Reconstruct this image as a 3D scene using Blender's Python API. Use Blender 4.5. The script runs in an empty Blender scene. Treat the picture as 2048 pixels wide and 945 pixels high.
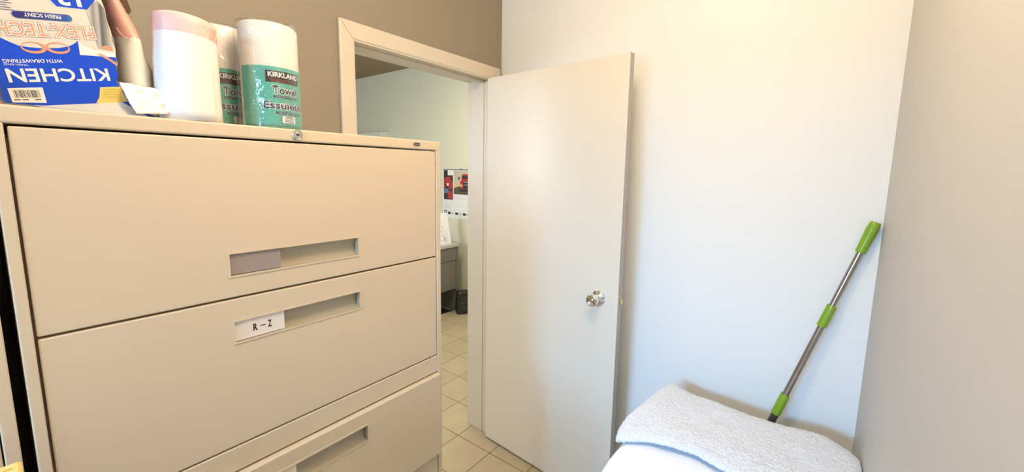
import bpy, bmesh, math, random
from mathutils import Vector, Matrix, noise

scene = bpy.context.scene
random.seed(7)

# ------------------------------------------------------------------ camera
cam_data = bpy.data.cameras.new('camera')
cam = bpy.data.objects.new('camera', cam_data)
scene.collection.objects.link(cam)
scene.camera = cam
cam_data.sensor_width = 36.0
cam_data.sensor_fit = 'HORIZONTAL'
cam_data.lens = 815.6 / 2048 * 36
cam_data.shift_x = -0.0047
cam_data.shift_y = -0.0116
cam_data.clip_start = 0.01
CAM = Vector((0, 0, 1.563))
R = ((0.60519379, -0.79588857, 0.01737443),
     (-0.09441012, -0.09342628, -0.99113988),
     (0.79046012, 0.59819138, -0.13168094))
cam.matrix_world = Matrix(((R[0][0], -R[1][0], -R[2][0], CAM.x),
                           (R[0][1], -R[1][1], -R[2][1], CAM.y),
                           (R[0][2], -R[1][2], -R[2][2], CAM.z),
                           (0, 0, 0, 1)))

# ------------------------------------------------------------------ world, lights, exposure
vs = scene.view_settings
vs.view_transform = 'Standard'
vs.look = 'None'
vs.exposure = 0.42
vs.gamma = 1.0
vs.use_curve_mapping = False

world = bpy.data.worlds.new('world')
scene.world = world
world.use_nodes = True
world.node_tree.nodes['Background'].inputs[0].default_value = (0.60, 0.77, 1.0, 1)
world.node_tree.nodes['Background'].inputs[1].default_value = 6.0


def area(name, loc, target, sx, sy, power, color):
    l = bpy.data.lights.new(name, 'AREA')
    l.shape = 'RECTANGLE'
    l.size, l.size_y = sx, sy
    l.energy = power
    l.color = color
    o = bpy.data.objects.new(name, l)
    scene.collection.objects.link(o)
    o.location = loc
    o.rotation_euler = (Vector(target) - Vector(loc)).to_track_quat('-Z', 'Y').to_euler()
    return o


# warm ceiling lamp of the store room, daylight through its window, added unseen lights for the office behind
pl = bpy.data.lights.new('room_lamp_light', 'POINT')
pl.energy, pl.color, pl.shadow_soft_size = 21.0, (1.0, 0.84, 0.58), 0.16
plo = bpy.data.objects.new('room_lamp_light', pl)
scene.collection.objects.link(plo)
plo.location = (0.55, 0.36, 2.46)
area('window_daylight', (-3.0, 0.66, 2.40), (1.8, 0.20, 0.40), 1.2, 0.6, 185, (0.25, 0.58, 1.0))
area('office_added_light', (2.0, 2.25, 2.66), (2.3, 2.9, 0.0), 1.1, 0.5, 37, (1.0, 0.93, 0.76))  # unseen overhead light added to brighten the office
area('office_added_daylight', (-1.35, 3.6, 1.7), (3.0, 3.6, 1.0), 1.3, 1.3, 46, (0.92, 0.96, 0.95))  # added area light from the left, brightens the office


# ------------------------------------------------------------------ materials
def mat(name, col, rough=0.5, metal=0.0, bump=0.0, bscale=60, var=0.0, vscale=6, spec=0.5, detail=3):
    m = bpy.data.materials.new(name)
    m.use_nodes = True
    nt = m.node_tree
    b = nt.nodes['Principled BSDF']
    b.inputs['Base Color'].default_value = (*col, 1)
    b.inputs['Roughness'].default_value = rough
    b.inputs['Metallic'].default_value = metal
    b.inputs['Specular IOR Level'].default_value = spec
    tc = nt.nodes.new('ShaderNodeTexCoord')
    if var > 0:
        n = nt.nodes.new('ShaderNodeTexNoise')
        n.inputs['Scale'].default_value = vscale
        n.inputs['Detail'].default_value = 4
        nt.links.new(tc.outputs['Object'], n.inputs['Vector'])
        mx = nt.nodes.new('ShaderNodeMix')
        mx.data_type = 'RGBA'
        mx.inputs[6].default_value = (*[c * (1 - var) for c in col], 1)
        mx.inputs[7].default_value = (*[min(1, c * (1 + var)) for c in col], 1)
        nt.links.new(n.outputs['Fac'], mx.inputs[0])
        nt.links.new(mx.outputs[2], b.inputs['Base Color'])
    if bump > 0:
        n = nt.nodes.new('ShaderNodeTexNoise')
        n.inputs['Scale'].default_value = bscale
        n.inputs['Detail'].default_value = detail
        nt.links.new(tc.outputs['Object'], n.inputs['Vector'])
        bp = nt.nodes.new('ShaderNodeBump')
        bp.inputs['Strength'].default_value = bump
        bp.inputs['Distance'].default_value = 0.004
        nt.links.new(n.outputs['Fac'], bp.inputs['Height'])
        nt.links.new(bp.outputs['Normal'], b.inputs['Normal'])
    return m


def clear_plastic(name, fac=0.12, rough=0.08, tint=(1, 1, 1), bump=0.6, bscale=14):
    m = bpy.data.materials.new(name)
    m.use_nodes = True
    nt = m.node_tree
    nt.nodes.remove(nt.nodes['Principled BSDF'])
    out = nt.nodes['Material Output']
    tr = nt.nodes.new('ShaderNodeBsdfTransparent')
    tr.inputs[0].default_value = (*tint, 1)
    gl = nt.nodes.new('ShaderNodeBsdfGlossy')
    gl.inputs['Roughness'].default_value = rough
    mx = nt.nodes.new('ShaderNodeMixShader')
    lw = nt.nodes.new('ShaderNodeLayerWeight')
    lw.inputs['Blend'].default_value = 0.25
    ma = nt.nodes.new('ShaderNodeMath')
    ma.operation = 'MULTIPLY_ADD'
    ma.inputs[1].default_value = 0.35
    ma.inputs[2].default_value = fac
    nt.links.new(lw.outputs['Facing'], ma.inputs[0])
    nt.links.new(ma.outputs[0], mx.inputs[0])
    nt.links.new(tr.outputs[0], mx.inputs[1])
    nt.links.new(gl.outputs[0], mx.inputs[2])
    nt.links.new(mx.outputs[0], out.inputs['Surface'])
    if bump:
        tc = nt.nodes.new('ShaderNodeTexCoord')
        n = nt.nodes.new('ShaderNodeTexNoise')
        n.inputs['Scale'].default_value = bscale
        n.inputs['Detail'].default_value = 3
        nt.links.new(tc.outputs['Object'], n.inputs['Vector'])
        bp = nt.nodes.new('ShaderNodeBump')
        bp.inputs['Strength'].default_value = bump
        bp.inputs['Distance'].default_value = 0.01
        nt.links.new(n.outputs['Fac'], bp.inputs['Height'])
        nt.links.new(bp.outputs['Normal'], gl.inputs['Normal'])
    return m


def emit(name, col, s):
    m = bpy.data.materials.new(name)
    m.use_nodes = True
    b = m.node_tree.nodes['Principled BSDF']
    b.inputs['Base Color'].default_value = (*col, 1)
    b.inputs['Emission Color'].default_value = (*col, 1)
    b.inputs['Emission Strength'].default_value = s
    return m


def tile_material():
    m = bpy.data.materials.new('cream floor tile')
    m.use_nodes = True
    nt = m.node_tree
    b = nt.nodes['Principled BSDF']
    tc = nt.nodes.new('ShaderNodeTexCoord')
    mp = nt.nodes.new('ShaderNodeMapping')
    T = 0.2465
    mp.inputs['Location'].default_value = (-(1.579 % T), -(1.357 % T), 0)
    br = nt.nodes.new('ShaderNodeTexBrick')
    br.offset = 0.0
    br.squash = 1.0
    br.inputs['Color1'].default_value = (0.56, 0.47, 0.31, 1)
    br.inputs['Color2'].default_value = (0.50, 0.42, 0.28, 1)
    br.inputs['Mortar'].default_value = (0.13, 0.075, 0.035, 1)
    br.inputs['Scale'].default_value = 1.0
    br.inputs['Mortar Size'].default_value = 0.0022
    br.inputs['Mortar Smooth'].default_value = 0.2
    br.inputs['Brick Width'].default_value = T
    br.inputs['Row Height'].default_value = T
    nt.links.new(tc.outputs['Object'], mp.inputs['Vector'])
    nt.links.new(mp.outputs[0], br.inputs['Vector'])
    n = nt.nodes.new('ShaderNodeTexNoise')
    n.inputs['Scale'].default_value = 9
    n.inputs['Detail'].default_value = 5
    nt.links.new(tc.outputs['Object'], n.inputs['Vector'])
    mx = nt.nodes.new('ShaderNodeMix')
    mx.data_type = 'RGBA'
    mx.blend_type = 'MULTIPLY'
    mx.inputs[0].default_value = 0.25
    nt.links.new(br.outputs['Color'], mx.inputs[6])
    nt.links.new(n.outputs['Fac'], mx.inputs[7])
    nt.links.new(mx.outputs[2], b.inputs['Base Color'])
    b.inputs['Roughness'].default_value = 0.28
    bp = nt.nodes.new('ShaderNodeBump')
    bp.inputs['Strength'].default_value = 0.4
    bp.inputs['Distance'].default_value = 0.002
    bp.invert = True
    nt.links.new(br.outputs['Fac'], bp.inputs['Height'])
    nt.links.new(bp.outputs['Normal'], b.inputs['Normal'])
    return m


def terry_material():
    m = mat('white terry cotton', (0.87, 0.875, 0.91), 0.95, spec=0.1)
    nt = m.node_tree
    b = nt.nodes['Principled BSDF']
    b.inputs['Sheen Weight'].default_value = 0.3
    tc = nt.nodes.new('ShaderNodeTexCoord')
    n1 = nt.nodes.new('ShaderNodeTexNoise')
    n1.inputs['Scale'].default_value = 420
    n1.inputs['Detail'].default_value = 2
    n2 = nt.nodes.new('ShaderNodeTexNoise')
    n2.inputs['Scale'].default_value = 130
    n2.inputs['Detail'].default_value = 3
    n2.inputs['Distortion'].default_value = 0.8
    for n in (n1, n2):
        nt.links.new(tc.outputs['Object'], n.inputs['Vector'])
    ad = nt.nodes.new('ShaderNodeMath')
    ad.operation = 'MULTIPLY_ADD'
    ad.inputs[1].default_value = 0.8
    nt.links.new(n2.outputs['Fac'], ad.inputs[0])
    nt.links.new(n1.outputs['Fac'], ad.inputs[2])
    bp = nt.nodes.new('ShaderNodeBump')
    bp.inputs['Strength'].default_value = 0.75
    bp.inputs['Distance'].default_value = 0.005
    nt.links.new(ad.outputs[0], bp.inputs['Height'])
    nt.links.new(bp.outputs['Normal'], b.inputs['Normal'])
    return m


def stripe_gradient(name, stops, axis='X', lo=0.0, hi=1.0):
    """printed gradient across object axis (a print, not light)"""
    m = mat(name, (1, 1, 1), 0.35)
    nt = m.node_tree
    b = nt.nodes['Principled BSDF']
    tc = nt.nodes.new('ShaderNodeTexCoord')
    sp = nt.nodes.new('ShaderNodeSeparateXYZ')
    mr = nt.nodes.new('ShaderNodeMapRange')
    mr.inputs[1].default_value = lo
    mr.inputs[2].default_value = hi
    cr = nt.nodes.new('ShaderNodeValToRGB')
    el = cr.color_ramp.elements
    while len(el) < len(stops):
        el.new(0.5)
    for e, (p, c) in zip(el, stops):
        e.position = p
        e.color = (*c, 1)
    nt.links.new(tc.outputs['Object'], sp.inputs[0])
    nt.links.new(sp.outputs[axis], mr.inputs[0])
    nt.links.new(mr.outputs[0], cr.inputs[0])
    nt.links.new(cr.outputs[0], b.inputs['Base Color'])
    return m


def towel_print_material():
    m = mat('green printed film', (0.10, 0.48, 0.38), 0.35)
    nt = m.node_tree
    b = nt.nodes['Principled BSDF']
    tc = nt.nodes.new('ShaderNodeTexCoord')
    w = nt.nodes.new('ShaderNodeTexWave')
    w.wave_type = 'RINGS'
    w.inputs['Scale'].default_value = 75
    w.inputs['Distortion'].default_value = 16
    w.inputs['Detail'].default_value = 2
    w.inputs['Detail Scale'].default_value = 1.2
    cr = nt.nodes.new('ShaderNodeValToRGB')
    cr.color_ramp.elements[0].color = (0.065, 0.40, 0.31, 1)
    cr.color_ramp.elements[1].color = (0.14, 0.52, 0.42, 1)
    nt.links.new(tc.outputs['Object'], w.inputs['Vector'])
    nt.links.new(w.outputs['Fac'], cr.inputs[0])
    nt.links.new(cr.outputs[0], b.inputs['Base Color'])
    return m


M = {
    'wall': mat('warm white wall paint', (0.86, 0.845, 0.81), 0.55, bump=0.03, bscale=220, spec=0.3),
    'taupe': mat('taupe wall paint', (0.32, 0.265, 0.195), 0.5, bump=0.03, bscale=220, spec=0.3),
    'greige': mat('darker greige wall', (0.63, 0.585, 0.535), 0.5, bump=0.03, bscale=220, spec=0.3),  # right wall, toned darker and greyer than the back wall
    'office': mat('pale sage office paint', (0.64, 0.635, 0.50), 0.6, bump=0.03, bscale=200, spec=0.3),
    'ceiling': mat('white ceiling paint', (0.80, 0.79, 0.76), 0.8),
    'office_ceiling': mat('brown office ceiling', (0.33, 0.24, 0.14), 0.8),  # office ceiling, a darker brown than the office walls
    'trim': mat('cream gloss trim paint', (0.72, 0.62, 0.49), 0.35, var=0.02),
    'jamb': mat('cream grey jamb paint', (0.70, 0.63, 0.52), 0.35, var=0.02),
    'door': mat('cream door paint', (0.79, 0.72, 0.615), 0.32, bump=0.02, bscale=120),
    'door_edge': mat('shaded grey door edge', (0.50, 0.44, 0.38), 0.6, var=0.06, vscale=30),  # leaf edge darkened, the shade on that side put into its colour
    'cab': mat('beige cabinet enamel', (0.71, 0.57, 0.40), 0.42, bump=0.05, bscale=420, var=0.02, vscale=3),
    'cab_pull': mat('beige grey pull plastic', (0.47, 0.40, 0.28), 0.4),
    'dark': mat('dark gap', (0.012, 0.01, 0.009), 0.8),
    'chrome': mat('polished chrome', (0.78, 0.78, 0.78), 0.12, 1.0),
    'satin': mat('satin steel', (0.55, 0.53, 0.52), 0.25, 1.0),
    'brass': mat('pale brass', (0.85, 0.66, 0.36), 0.35, 1.0),
    'black': mat('black plastic', (0.016, 0.016, 0.018), 0.4),
    'badge': mat('black badge enamel', (0.02, 0.018, 0.016), 0.4),
    'badge_ink': mat('pale badge lettering', (0.55, 0.53, 0.48), 0.4),
    'card': mat('off white label card', (0.86, 0.76, 0.68), 0.6),
    'card_cream': mat('cream label card', (0.92, 0.75, 0.54), 0.6),
    'ink': mat('dark grey ink', (0.045, 0.038, 0.035), 0.6),
    'lens': mat('mauve clear label sleeve', (0.36, 0.29, 0.26), 0.15),
    'tile': tile_material(),
    'terry': terry_material(),
    'sheet': mat('smooth white cotton', (0.88, 0.90, 0.94), 0.85, bump=0.25, bscale=30),
    'green': mat('lime green plastic', (0.235, 0.40, 0.022), 0.28),
    'steel': mat('brushed steel tube', (0.46, 0.42, 0.40), 0.2, 1.0),
    'joint': mat('dark grey joint plastic', (0.06, 0.06, 0.065), 0.4),
    'bag': mat('cream bag film', (0.90, 0.81, 0.68), 0.38, bump=0.35, bscale=26, var=0.03, vscale=25),
    'bag_white': mat('white bag film', (0.88, 0.83, 0.76), 0.34, bump=0.35, bscale=22),
    'bag_red': mat('coral drawstring film', (0.94, 0.47, 0.37), 0.35, bump=0.4, bscale=24, var=0.10, vscale=30),
    'bag_pink': mat('pink drawstring film', (0.86, 0.56, 0.50), 0.35, bump=0.3, bscale=24, var=0.10, vscale=25),
    'bag_grey': mat('translucent grey film', (0.62, 0.53, 0.42), 0.3, bump=0.3, bscale=30),
    'paper': mat('white towel paper', (0.86, 0.80, 0.72), 0.9, bump=0.15, bscale=120),
    'towel_print': towel_print_material(),
    'navy': mat('navy print', (0.03, 0.03, 0.085), 0.4),
    'white_print': mat('white print', (0.88, 0.86, 0.84), 0.4),
    'black_print': mat('black print', (0.02, 0.015, 0.015), 0.4),
    'red_print': mat('dark red print', (0.30, 0.02, 0.03), 0.4),
    'grey_print': mat('grey green print', (0.10, 0.17, 0.15), 0.4),
    'blue': mat('blue carton print', (0.004, 0.075, 0.70), 0.3, bump=0.04, bscale=25),
    'blue_dark': mat('dark blue carton edge', (0.01, 0.04, 0.36), 0.35),
    'carton_white': mat('warm white carton print', (0.80, 0.72, 0.62), 0.35, var=0.04, vscale=18),
    'carton_bottom': mat('grey white carton base', (0.62, 0.60, 0.58), 0.5),
    'orange': mat('salmon carton print', (0.84, 0.36, 0.20), 0.35),
    'yellow': mat('yellow carton print', (0.88, 0.66, 0.17), 0.35),
    'gold_ink': mat('ochre ink', (0.60, 0.40, 0.08), 0.4),
    'brown': mat('brown inner cardboard', (0.10, 0.045, 0.022), 0.7),
    'torn': mat('torn cardboard edge', (0.42, 0.24, 0.14), 0.8),
    'kraft': mat('kraft cardboard', (0.48, 0.31, 0.16), 0.75, var=0.06),
    'yellow_carton': mat('yellow paper pack', (0.80, 0.58, 0.20), 0.5, var=0.05),
    'orange_carton': mat('orange carton print two', (0.82, 0.36, 0.04), 0.4, var=0.25, vscale=45),
    'laminate': mat('white laminate', (0.80, 0.79, 0.77), 0.4),
    'desk': mat('grey desk enamel', (0.15, 0.142, 0.125), 0.45),
    'desk_top': mat('grey desk top', (0.42, 0.40, 0.36), 0.35),
    'doc': mat('white document paper', (0.82, 0.82, 0.90), 0.6),
    'doc_ink': mat('violet grey document ink', (0.40, 0.40, 0.52), 0.6),
    'cal_paper': mat('calendar paper', (0.74, 0.74, 0.72), 0.5),
    'cal_sky': mat('calendar dusk sky print', (0.52, 0.47, 0.36), 0.5, var=0.15, vscale=9),
    'cal_road': mat('calendar road print', (0.10, 0.075, 0.05), 0.5, var=0.3, vscale=20),
    'cal_red': mat('calendar red print', (0.42, 0.035, 0.03), 0.5, var=0.2, vscale=30),
    'cal_dark': mat('calendar dark print', (0.03, 0.025, 0.03), 0.5),
    'cal_blue': mat('calendar blue grey print', (0.14, 0.17, 0.30), 0.5, var=0.3, vscale=40),
    'cal_lamp': mat('calendar amber print', (0.80, 0.42, 0.14), 0.5),
    'cal_grey': mat('calendar grey print', (0.50, 0.50, 0.48), 0.5),
    'white_metal': mat('white enamelled metal', (0.66, 0.66, 0.60), 0.45),
    'glass': clear_plastic('window glass', 0.05, 0.0, (0.97, 0.98, 1.0), 0),
    'film': clear_plastic('clear wrap film', 0.10, 0.10, bump=1.0, bscale=22),
    'lamp': emit('lit lamp diffuser', (1.0, 0.82, 0.60), 4.0),
}


# ------------------------------------------------------------------ helpers
def finish(name, bm, mats, parent=None, bevel=0.0, smooth=False, seg=2, normals=True):
    if normals:
        bmesh.ops.recalc_face_normals(bm, faces=bm.faces[:])
    me = bpy.data.meshes.new(name)
    bm.to_mesh(me)
    bm.free()
    for m in (mats if isinstance(mats, (list, tuple)) else [mats]):
        me.materials.append(m)
    o = bpy.data.objects.new(name, me)
    scene.collection.objects.link(o)
    if parent:
        o.parent = parent
    if smooth:
        for p in me.polygons:
            p.use_smooth = True
    if bevel:
        md = o.modifiers.new('bevel', 'BEVEL')
        md.width = bevel
        md.segments = seg
        md.limit_method = 'ANGLE'
        md.angle_limit = math.radians(40)
    return o


def box(bm, x0, x1, y0, y1, z0, z1, mi=0, fn=None):
    co = [(x0, y0, z0), (x1, y0, z0), (x1, y1, z0), (x0, y1, z0), (x0, y0, z1), (x1, y0, z1), (x1, y1, z1), (x0, y1, z1)]
    v = [bm.verts.new(fn(*c) if fn else c) for c in co]
    for f in ((0, 3, 2, 1), (4, 5, 6, 7), (0, 1, 5, 4), (1, 2, 6, 5), (2, 3, 7, 6), (3, 0, 4, 7)):
        fc = bm.faces.new([v[i] for i in f])
        fc.material_index = mi
    return v


def poly(bm, pts, mi=0):
    f = bm.faces.new([bm.verts.new(p) for p in pts])
    f.material_index = mi
    return f


def lathe(bm, prof, origin, axis, n=32, mi=0, cap=True):
    """prof: list of (t along axis, radius)"""
    origin, axis = Vector(origin), Vector(axis).normalized()
    a = axis.orthogonal().normalized()
    b = axis.cross(a)
    rings = []
    for t, r in prof:
        rings.append([bm.verts.new(origin + axis * t + (a * math.cos(2 * math.pi * k / n) + b * math.sin(2 * math.pi * k / n)) * r) for k in range(n)])
    for i in range(len(rings) - 1):
        for k in range(n):
            f = bm.faces.new((rings[i][k], rings[i][(k + 1) % n], rings[i + 1][(k + 1) % n], rings[i + 1][k]))
            f.material_index = mi
    if cap:
        for r in (rings[0], rings[-1]):
            f = bm.faces.new(r)
            f.material_index = mi


def tube(bm, pts, r, n=8, mi=0):
    pts = [Vector(p) for p in pts]
    rings = []
    for i, p in enumerate(pts):
        d = (pts[min(i + 1, len(pts) - 1)] - pts[max(i - 1, 0)]).normalized()
        a = d.cross(Vector((0.13, 0.2, 0.97))).normalized()
        b = d.cross(a)
        rings.append([bm.verts.new(p + (a * math.cos(2 * math.pi * k / n) + b * math.sin(2 * math.pi * k / n)) * r) for k in range(n)])
    for i in range(len(rings) - 1):
        for k in range(n):
            bm.faces.new((rings[i][k], rings[i][(k + 1) % n], rings[i + 1][(k + 1) % n], rings[i + 1][k])).material_index = mi
    bm.faces.new(rings[0])
    bm.faces.new(rings[-1])


_text_cache = {}


def text_geo(s, bold):
    key = (s, bold)
    if key not in _text_cache:
        cu = bpy.data.curves.new('lettering', 'FONT')
        cu.body = s
        cu.offset = bold
        cu.resolution_u = 3
        o = bpy.data.objects.new('lettering', cu)
        scene.collection.objects.link(o)
        dg = bpy.context.evaluated_depsgraph_get()
        me = bpy.data.meshes.new_from_object(o.evaluated_get(dg))
        vs_ = [(v.co.x, v.co.y) for v in me.vertices]
        fs = [tuple(p.vertices) for p in me.polygons]
        bpy.data.objects.remove(o)
        bpy.data.meshes.remove(me)
        bpy.data.curves.remove(cu)
        _text_cache[key] = (vs_, fs)
    return _text_cache[key]


def text(bm, s, fn, u0, u1, v0, v1, mi, bold=0.0, ref=None):
    """lettering of the string s fitted in u0..u1, v0..v1; fn maps (u, v) to a point.
    u1 < u0 or v1 < v0 turns the writing round; ref fits by the box of another weight"""
    vs_, fs = text_geo(s, bold)
    bx = text_geo(s, ref)[0] if ref is not None else vs_
    xs = [p[0] for p in bx]
    ys = [p[1] for p in bx]
    ax, bx_, ay, by = min(xs), max(xs), min(ys), max(ys)
    vv = [bm.verts.new(fn(u0 + (x - ax) / (bx_ - ax) * (u1 - u0), v0 + (y - ay) / (by - ay) * (v1 - v0))) for x, y in vs_]
    for f in fs:
        try:
            bm.faces.new([vv[i] for i in f]).material_index = mi
        except ValueError:
            pass


def tag(o, label, cat, group=None):
    o['label'] = label
    o['category'] = cat
    if group:
        o['group'] = group
    return o


def thing(name, label, cat, loc, group=None):
    o = bpy.data.objects.new(name, None)
    o.empty_display_size = 0.1
    scene.collection.objects.link(o)
    o.location = loc
    return tag(o, label, cat, group)


def adopt(root):
    """children were modelled in room coordinates: keep them there under the root"""
    bpy.context.view_layer.update()
    inv = root.matrix_world.inverted()
    for c in root.children:
        c.matrix_parent_inverse = inv


def struct(o):
    o['kind'] = 'structure'
    return o


# ------------------------------------------------------------------ room shell
XB, YA, YW, YC, XD, HC = 1.81, 1.495, 1.632, -0.159, -1.75, 2.75
OX0, OX1, OZ = 0.905, 1.712, 2.050      # rough opening of the doorway
bm = bmesh.new()
box(bm, -1.9, 3.4, -0.3, 6.4, -0.06, 0)
struct(finish('floor', bm, M['tile']))
bm = bmesh.new()
box(bm, XD - 0.15, OX0, YA, YW, 0, HC)
box(bm, OX1, XB, YA, YW, 0, HC)
box(bm, OX0, OX1, YA, YW, OZ, HC)
bmesh.ops.remove_doubles(bm, verts=bm.verts[:], dist=1e-5)
for f in bm.faces:
    f.material_index = 1 if f.calc_center_median().y > YW - 0.001 else 0
struct(finish('wall_left', bm, [M['taupe'], M['office']]))
bm = bmesh.new()
box(bm, XB, XB + 0.1, YC - 0.12, YW, 0, HC)
struct(finish('wall_back', bm, M['wall']))
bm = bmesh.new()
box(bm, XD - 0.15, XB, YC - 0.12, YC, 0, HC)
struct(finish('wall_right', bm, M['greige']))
# wall behind the viewer with the window
WY0, WY1, WZ0, WZ1 = 0.12, 1.18, 1.0, 2.15
bm = bmesh.new()
box(bm, XD - 0.15, XD, YC, WY0, 0, HC)
box(bm, XD - 0.15, XD, WY1, YA, 0, HC)
box(bm, XD - 0.15, XD, WY0, WY1, 0, WZ0)
box(bm, XD - 0.15, XD, WY0, WY1, WZ1, HC)
struct(finish('wall_front', bm, M['wall']))
bm = bmesh.new()
for a in (WY0, WY1 - 0.05):
    box(bm, XD - 0.1, XD - 0.04, a, a + 0.05, WZ0, WZ1)
for a in (WZ0, (WZ0 + WZ1) / 2 - 0.025, WZ1 - 0.05):
    box(bm, XD - 0.1, XD - 0.04, WY0 + 0.05, WY1 - 0.05, a, a + 0.05)
win = struct(finish('window_1', bm, M['laminate'], bevel=0.004))
bm = bmesh.new()
box(bm, XD - 0.072, XD - 0.068, WY0 + 0.04, WY1 - 0.04, WZ0 + 0.04, WZ1 - 0.04)
finish('window_pane', bm, M['glass'], win)
bm = bmesh.new()
box(bm, XD - 0.15, XB + 0.1, YC - 0.12, YW, HC, HC + 0.1)
struct(finish('ceiling', bm, M['ceiling']))
# office beyond the doorway
XE = 3.25
bm = bmesh.new()
box(bm, XE, XE + 0.1, YW, 6.4, 0, HC)
struct(finish('wall_office_right', bm, M['office']))
bm = bmesh.new()
box(bm, -1.1, XE, 6.3, 6.4, 0, HC)
struct(finish('wall_office_back', bm, M['office']))
bm = bmesh.new()
box(bm, -1.1, -1.0, YW, 2.9, 0, HC)
box(bm, -1.1, -1.0, 4.3, 6.3, 0, HC)
box(bm, -1.1, -1.0, 2.9, 4.3, 0, 0.95)
box(bm, -1.1, -1.0, 2.9, 4.3, 2.3, HC)
struct(finish('wall_office_left', bm, M['office']))
bm = bmesh.new()
for a in (2.9, 3.575, 4.25):
    box(bm, -1.08, -1.02, a, a + 0.05, 0.95, 2.3)
for a in (0.95, 2.25):
    box(bm, -1.08, -1.02, 2.9, 4.3, a, a + 0.05)
added_win = struct(finish('added_window_2', bm, M['laminate']))  # unseen window added to go with the office area light
bm = bmesh.new()
box(bm, -1.052, -1.048, 2.92, 4.28, 0.97, 2.28)
finish('window_pane', bm, M['glass'], added_win)
bm = bmesh.new()
box(bm, XB, XE, YW - 0.1, YW, 0, HC)
struct(finish('wall_office_front', bm, M['office']))
bm = bmesh.new()
box(bm, -1.1, XE + 0.1, YW, 6.4, HC, HC + 0.1)
struct(finish('ceiling_office', bm, M['office_ceiling']))

# door lining with stops, and the casing round it
JX0, JX1, JZ = 0.917, 1.700, 2.038
bm = bmesh.new()
box(bm, OX0, JX0, YA - 0.012, YW + 0.012, 0, JZ)
box(bm, JX1, OX1, YA - 0.012, YW + 0.012, 0, JZ)
box(bm, OX0, OX1, YA - 0.012, YW + 0.012, JZ, OZ)
sy0, sy1 = YA + 0.028, YA + 0.062
box(bm, JX0, JX0 + 0.012, sy0, sy1, 0, JZ)
box(bm, JX1 - 0.004, JX1, sy0, sy1, 0, JZ)
box(bm, JX0, JX1, sy0, sy1, JZ - 0.012, JZ)
struct(finish('trim_1', bm, M['jamb'], bevel=0.0015))
bm = bmesh.new()
CY0, CY1 = 1.479, 1.495
cx0, cx1, cz1 = 0.856, 1.783, 2.108
ix0, ix1, iz = 0.911, 1.706, 2.044
outer = [(cx0, 0), (cx0, cz1), (cx1, cz1), (cx1, 0)]
inner = [(ix0, 0), (ix0, iz), (ix1, iz), (ix1, 0)]
for i in range(3):
    q = [outer[i], outer[i + 1], inner[i + 1], inner[i]]
    lo = [bm.verts.new((x, CY0, z)) for x, z in q]
    hi = [bm.verts.new((x, CY1, z)) for x, z in q]
    bm.faces.new(lo)
    bm.faces.new(hi[::-1])
    for k in range(4):
        bm.faces.new((lo[k], lo[(k + 1) % 4], hi[(k + 1) % 4], hi[k]))
struct(finish('trim_2', bm, M['trim'], bevel=0.004))

# ------------------------------------------------------------------ door leaf, swung open into the room
DH = Vector((1.664, 1.466, 0.0))          # near corner of the visible face at the hinge
DANG = math.radians(86.3)
ddir = Vector((-math.cos(DANG), -math.sin(DANG), 0))
dnorm = Vector((-ddir.y, ddir.x, 0))       # towards the far wall
if dnorm.x < 0:
    dnorm = -dnorm
DW, DT, DZ0, DZ1 = 0.798, 0.036, 0.010, 2.036


def dpt(s, t, z):
    return DH + ddir * s + dnorm * t + Vector((0, 0, z))


door = struct(thing('door_1', 'cream flush door standing open against the white wall', 'door', DH))
bm = bmesh.new()
box(bm, 0, DW, 0, DT, DZ0, DZ1, 0, dpt)
for f in bm.faces:
    c = f.calc_center_median()
    if abs((c - DH).dot(ddir) - DW) < 1e-4:
        f.material_index = 1
finish('door_leaf', bm, [M['door'], M['door_edge']], door, bevel=0.0015)
for hz in (0.25, 1.05, 1.80):
    bm = bmesh.new()
    lathe(bm, [(0, 0.006), (0.09, 0.006)], dpt(-0.004, DT + 0.004, hz), (0, 0, 1), 12)
    finish('hinge', bm, M['satin'], door, smooth=False)
KZ, KS = 1.008, 0.704
bm = bmesh.new()
lathe(bm, [(0, 0.033), (0.004, 0.033), (0.007, 0.030), (0.010, 0.022), (0.013, 0.014), (0.030, 0.0125), (0.034, 0.016),
           (0.038, 0.0225), (0.046, 0.0265), (0.056, 0.0272), (0.063, 0.0262), (0.0655, 0.0235), (0.0650, 0.021), (0.0615, 0.012), (0.0605, 0.0085)],
      dpt(KS, 0.0, KZ), -dnorm, 40)
knob = finish('door_knob', bm, M['chrome'], door, smooth=True)
bm = bmesh.new()
lathe(bm, [(0.0600, 0.0080), (0.0635, 0.0080), (0.0642, 0.0065)], dpt(KS, 0.0, KZ), -dnorm, 24)
finish('keyhole', bm, M['satin'], knob, smooth=False)
bm = bmesh.new()
lathe(bm, [(0, 0.033), (0.004, 0.033), (0.012, 0.016), (0.030, 0.0125), (0.038, 0.0225), (0.050, 0.0272), (0.063, 0.0255), (0.066, 0.018)],
      dpt(KS, DT, KZ), dnorm, 32)
finish('door_knob', bm, M['chrome'], door, smooth=True)
bm = bmesh.new()
box(bm, DW - 0.0005, DW + 0.0015, 0.006, 0.030, KZ - 0.030, KZ + 0.030, 0, dpt)
lp = finish('latch_plate', bm, M['door_edge'], door)
bm = bmesh.new()
box(bm, DW, DW + 0.010, 0.010, 0.026, KZ - 0.011, KZ + 0.011, 0, dpt)
finish('latch_bolt', bm, M['brass'], lp, bevel=0.002)
for dz in (-0.022, 0.022):
    bm = bmesh.new()
    lathe(bm, [(0.0015, 0.0045), (0.0030, 0.0036)], dpt(DW, 0.018, KZ + dz), ddir, 12)
    finish('screw', bm, M['satin'], lp)
adopt(door)

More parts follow.
